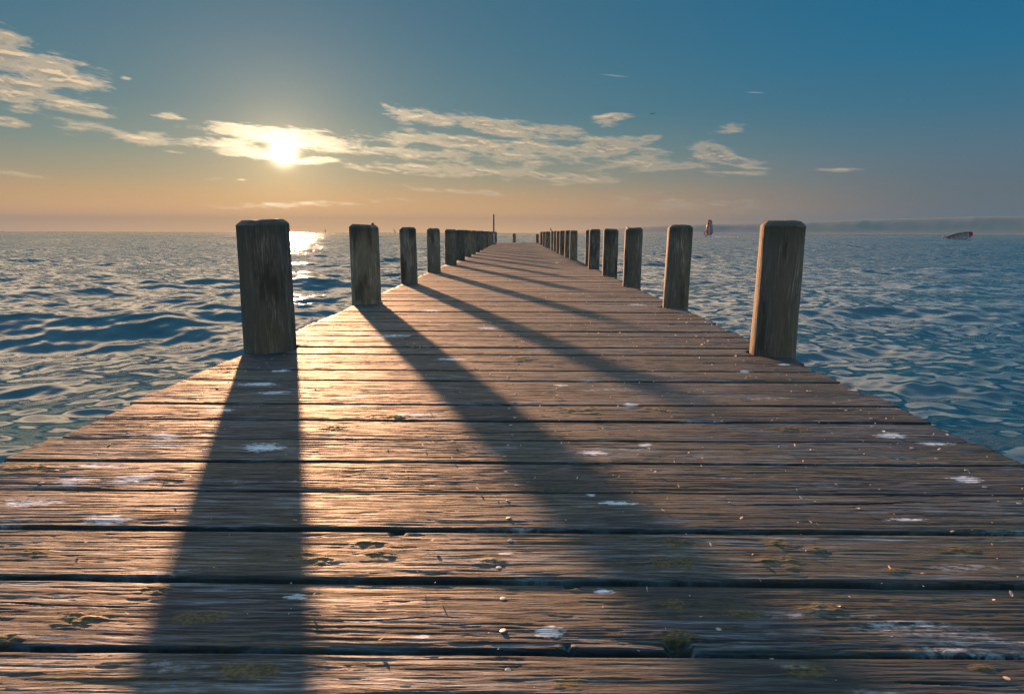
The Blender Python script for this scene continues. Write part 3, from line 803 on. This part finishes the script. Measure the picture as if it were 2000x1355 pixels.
# glow round the sun
ca = w.vm('DOT_PRODUCT', D, tuple(SUN_DIR), out=1)
ang = w.m('MULTIPLY', w.m('ARCCOSINE', w.m('MINIMUM', ca, 1.0)), 180 / math.pi)
def gl(width, power=1.0):
    q = w.m('DIVIDE', ang, width)
    if power != 1.0: q = w.m('POWER', q, power)
    return w.m('EXPONENT', w.m('MULTIPLY', q, -1.0))
def scaled(f, col): return w.vm('SCALE', col, scale=f)
glow = w.vm('ADD', scaled(gl(0.8, 2.0), (6.0, 4.7, 3.0)), scaled(gl(2.2), (0.50, 0.34, 0.16)))
glow = w.vm('ADD', glow, scaled(gl(6.0), (0.15, 0.09, 0.03)))
base = w.vm('ADD', base, glow)
# unseen bright band added above the frame for cream reflections on the water
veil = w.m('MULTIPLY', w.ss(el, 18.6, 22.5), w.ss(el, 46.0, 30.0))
fill_noise = w.ss(w.noise(w.comb(w.m('MULTIPLY', az, 0.10), w.m('MULTIPLY', el, 0.3), 4.0), 1.0, 5, 0.6), 0.25, 0.7, 0.5, 1.3)
fill_col = w.mix(w.ss(daz, 22.0, 70.0), (2.9, 2.05, 1.22, 1), (0.32, 0.48, 0.54, 1))
base = w.vm('ADD', base, scaled(w.m('MULTIPLY', w.m('MULTIPLY', veil, fill_noise), w.ss(daz, 165.0, 60.0, 0.25, 1.0)), fill_col))
# clouds, placed by direction
uv = w.comb(az, el, 0.0)
nz1 = w.noise(w.comb(w.m('MULTIPLY', az, 0.36), w.m('MULTIPLY_ADD', el, 1.7, w.m('MULTIPLY', az, 0.12)), 2.3), 1.0, 12, 0.66, 0.25)
nz2 = w.noise(w.comb(w.m('MULTIPLY', az, 0.36), w.m('ADD', w.m('MULTIPLY_ADD', el, 1.7, w.m('MULTIPLY', az, 0.12)), 0.30), 2.3), 1.0, 12, 0.66, 0.25)
nz3 = w.noise(w.comb(w.m('MULTIPLY', az, 0.16), w.m('MULTIPLY', el, 0.9), 7.7), 1.0, 4, 0.55)
CL = [(5, 105, 85, 48, 20, 1.0), (95, 140, 120, 32, 4, .95), (30, 172, 95, 34, 6, .95), (105, 192, 110, 10, 3, .85), (12, 236, 45, 9, 4, .9), (165, 218, 70, 9, 10, .7), (328, 227, 34, 7, 0, .75),
      (250, 266, 150, 14, 7, .85), (246, 153, 16, 4, 0, .7),
      (520, 262, 150, 20, 0, 1.1), (450, 282, 80, 17, 4, 1.0), (610, 278, 105, 20, 2, 1.1), (485, 300, 110, 11, 4, 1.0), (620, 314, 60, 7, -4, 1.0),
      (830, 230, 105, 15, 5, .95), (965, 248, 110, 20, 7, .95), (1080, 256, 80, 11, 6, .85), (900, 276, 210, 12, 2, .85), (1010, 300, 240, 34, 3, .60), (1190, 287, 110, 22, 4, 1.0), (1250, 312, 70, 14, 6, .85),
      (820, 302, 170, 14, 3, .75), (900, 333, 230, 12, 2, .85), (1070, 345, 150, 10, 4, .8), (1195, 231, 42, 17, -6, .75), (1268, 270, 32, 6, 0, .8), (1430, 252, 44, 9, -3, .62),
      (1395, 298, 55, 17, 6, .95), (1440, 316, 95, 11, 7, .95), (1330, 326, 120, 8, -3, .75), (1650, 331, 75, 5, 1, .7), (1450, 338, 90, 5, 3, .4),
      (900, 375, 130, 7, 3, .5), (560, 398, 190, 7, -2, .42), (1080, 361, 40, 4, 0, .6), (420, 349, 26, 4, 2, .6), (475, 352, 20, 3, 2, .6), (1320, 397, 190, 13, 2, .38), (30, 340, 90, 6, 5, .4)]
acc = None; acc_u = None
for cx, cy, rx, ry, rot, dens in CL:
    u0, v0 = az_el(cx, cy); u1, v1 = az_el(cx + rx, cy); su = abs(u1 - u0) * 1.12
    sv = abs(az_el(cx, cy - ry)[1] - v0) * 1.3
    mp = w.node('ShaderNodeMapping', vector_type='TEXTURE')
    w.put(mp.inputs['Vector'], uv)
    mp.inputs['Location'].default_value = (u0, v0, 0); mp.inputs['Rotation'].default_value = (0, 0, R(-rot)); mp.inputs['Scale'].default_value = (su, sv, 1)
    q = w.vm('LENGTH', mp.outputs[0], out=1)
    b = w.m('MULTIPLY', w.m('SUBTRACT', 1.0, q), dens)
    acc = b if acc is None else w.m('SMOOTH_MAX', acc, b, 0.15)
acc = w.m('MAXIMUM', acc, -0.6)
den = w.m('ADD', acc, w.m('MULTIPLY', w.m('SUBTRACT', nz1, 0.5), 2.5))
cov = w.ss(den, 0.10, 0.80)
thick = w.ss(den, 0.35, 0.85)
lit = w.ss(w.m('SUBTRACT', nz1, nz2), -0.03, 0.12)
near = gl(9.0)
bright = w.mix(tfac, lin(238, 206, 166), lin(176, 164, 148))
dark = w.mix(tfac, lin(150, 148, 136), lin(100, 122, 136))
sh = w.m('MAXIMUM', w.m('SUBTRACT', 1.0, thick), lit)
ccol = w.mix(sh, dark, bright)
ccol = w.vm('ADD', ccol, scaled(gl(4.6), (2.6, 1.95, 1.2)))
ccol = w.vm('ADD', ccol, scaled(w.m('MULTIPLY', gl(9.0), sh), (0.30, 0.20, 0.10)))
final = w.mix(w.m('MULTIPLY', cov, 0.9), base, ccol)
# two short contrails
for cx, cy, rx, ry, rot in [(1200, 148, 38, 2.2, 7), (1475, 181, 26, 2.0, 6)]:
    u0, v0 = az_el(cx, cy); su = abs(az_el(cx + rx, cy)[0] - u0); sv = abs(az_el(cx, cy - ry)[1] - v0)
    mp = w.node('ShaderNodeMapping', vector_type='TEXTURE'); w.put(mp.inputs['Vector'], uv)
    mp.inputs['Location'].default_value = (u0, v0, 0); mp.inputs['Rotation'].default_value = (0, 0, R(-rot)); mp.inputs['Scale'].default_value = (su, sv, 1)
    q = w.vm('LENGTH', mp.outputs[0], out=1)
    final = w.mix(w.ss(q, 1.0, 0.0, 0, 0.5), final, lin(170, 180, 182))
w.l.new(w.vm('SCALE', final, scale=1.0 / (STR * K)), bg.inputs['Color'])

# ------------------------------------------------------------------ sun
sl = bpy.data.lights.new('sun', 'SUN'); sl.energy = 3.7; sl.angle = R(1.2); sl.color = (1.0, 0.50, 0.245)
so = link(bpy.data.objects.new('sun', sl)); so.rotation_euler = Vector(SUN_DIR).to_track_quat('Z', 'Y').to_euler()
so.location = (-30, 80, 30)

# ------------------------------------------------------------------ camera
cam = bpy.data.cameras.new('camera'); cam.sensor_width = 36; cam.lens = F / 2000 * 36
cam.clip_start = 0.02; cam.clip_end = 60000
co = link(bpy.data.objects.new('camera', cam)); co.matrix_world = Matrix.Translation((0, 0, H0)) @ CROT.to_4x4()
scene.camera = co
vs = scene.view_settings; vs.view_transform = 'Standard'; vs.look = 'None'; vs.exposure = EXPO; vs.gamma = 1

world.cycles.sampling_method = 'MANUAL'; world.cycles.sample_map_resolution = 2048
scene.cycles.use_denoising = True; scene.cycles.caustics_reflective = False; scene.cycles.caustics_refractive = False; scene.cycles.sample_clamp_indirect = 4.0; scene.cycles.denoising_prefilter = 'NONE'
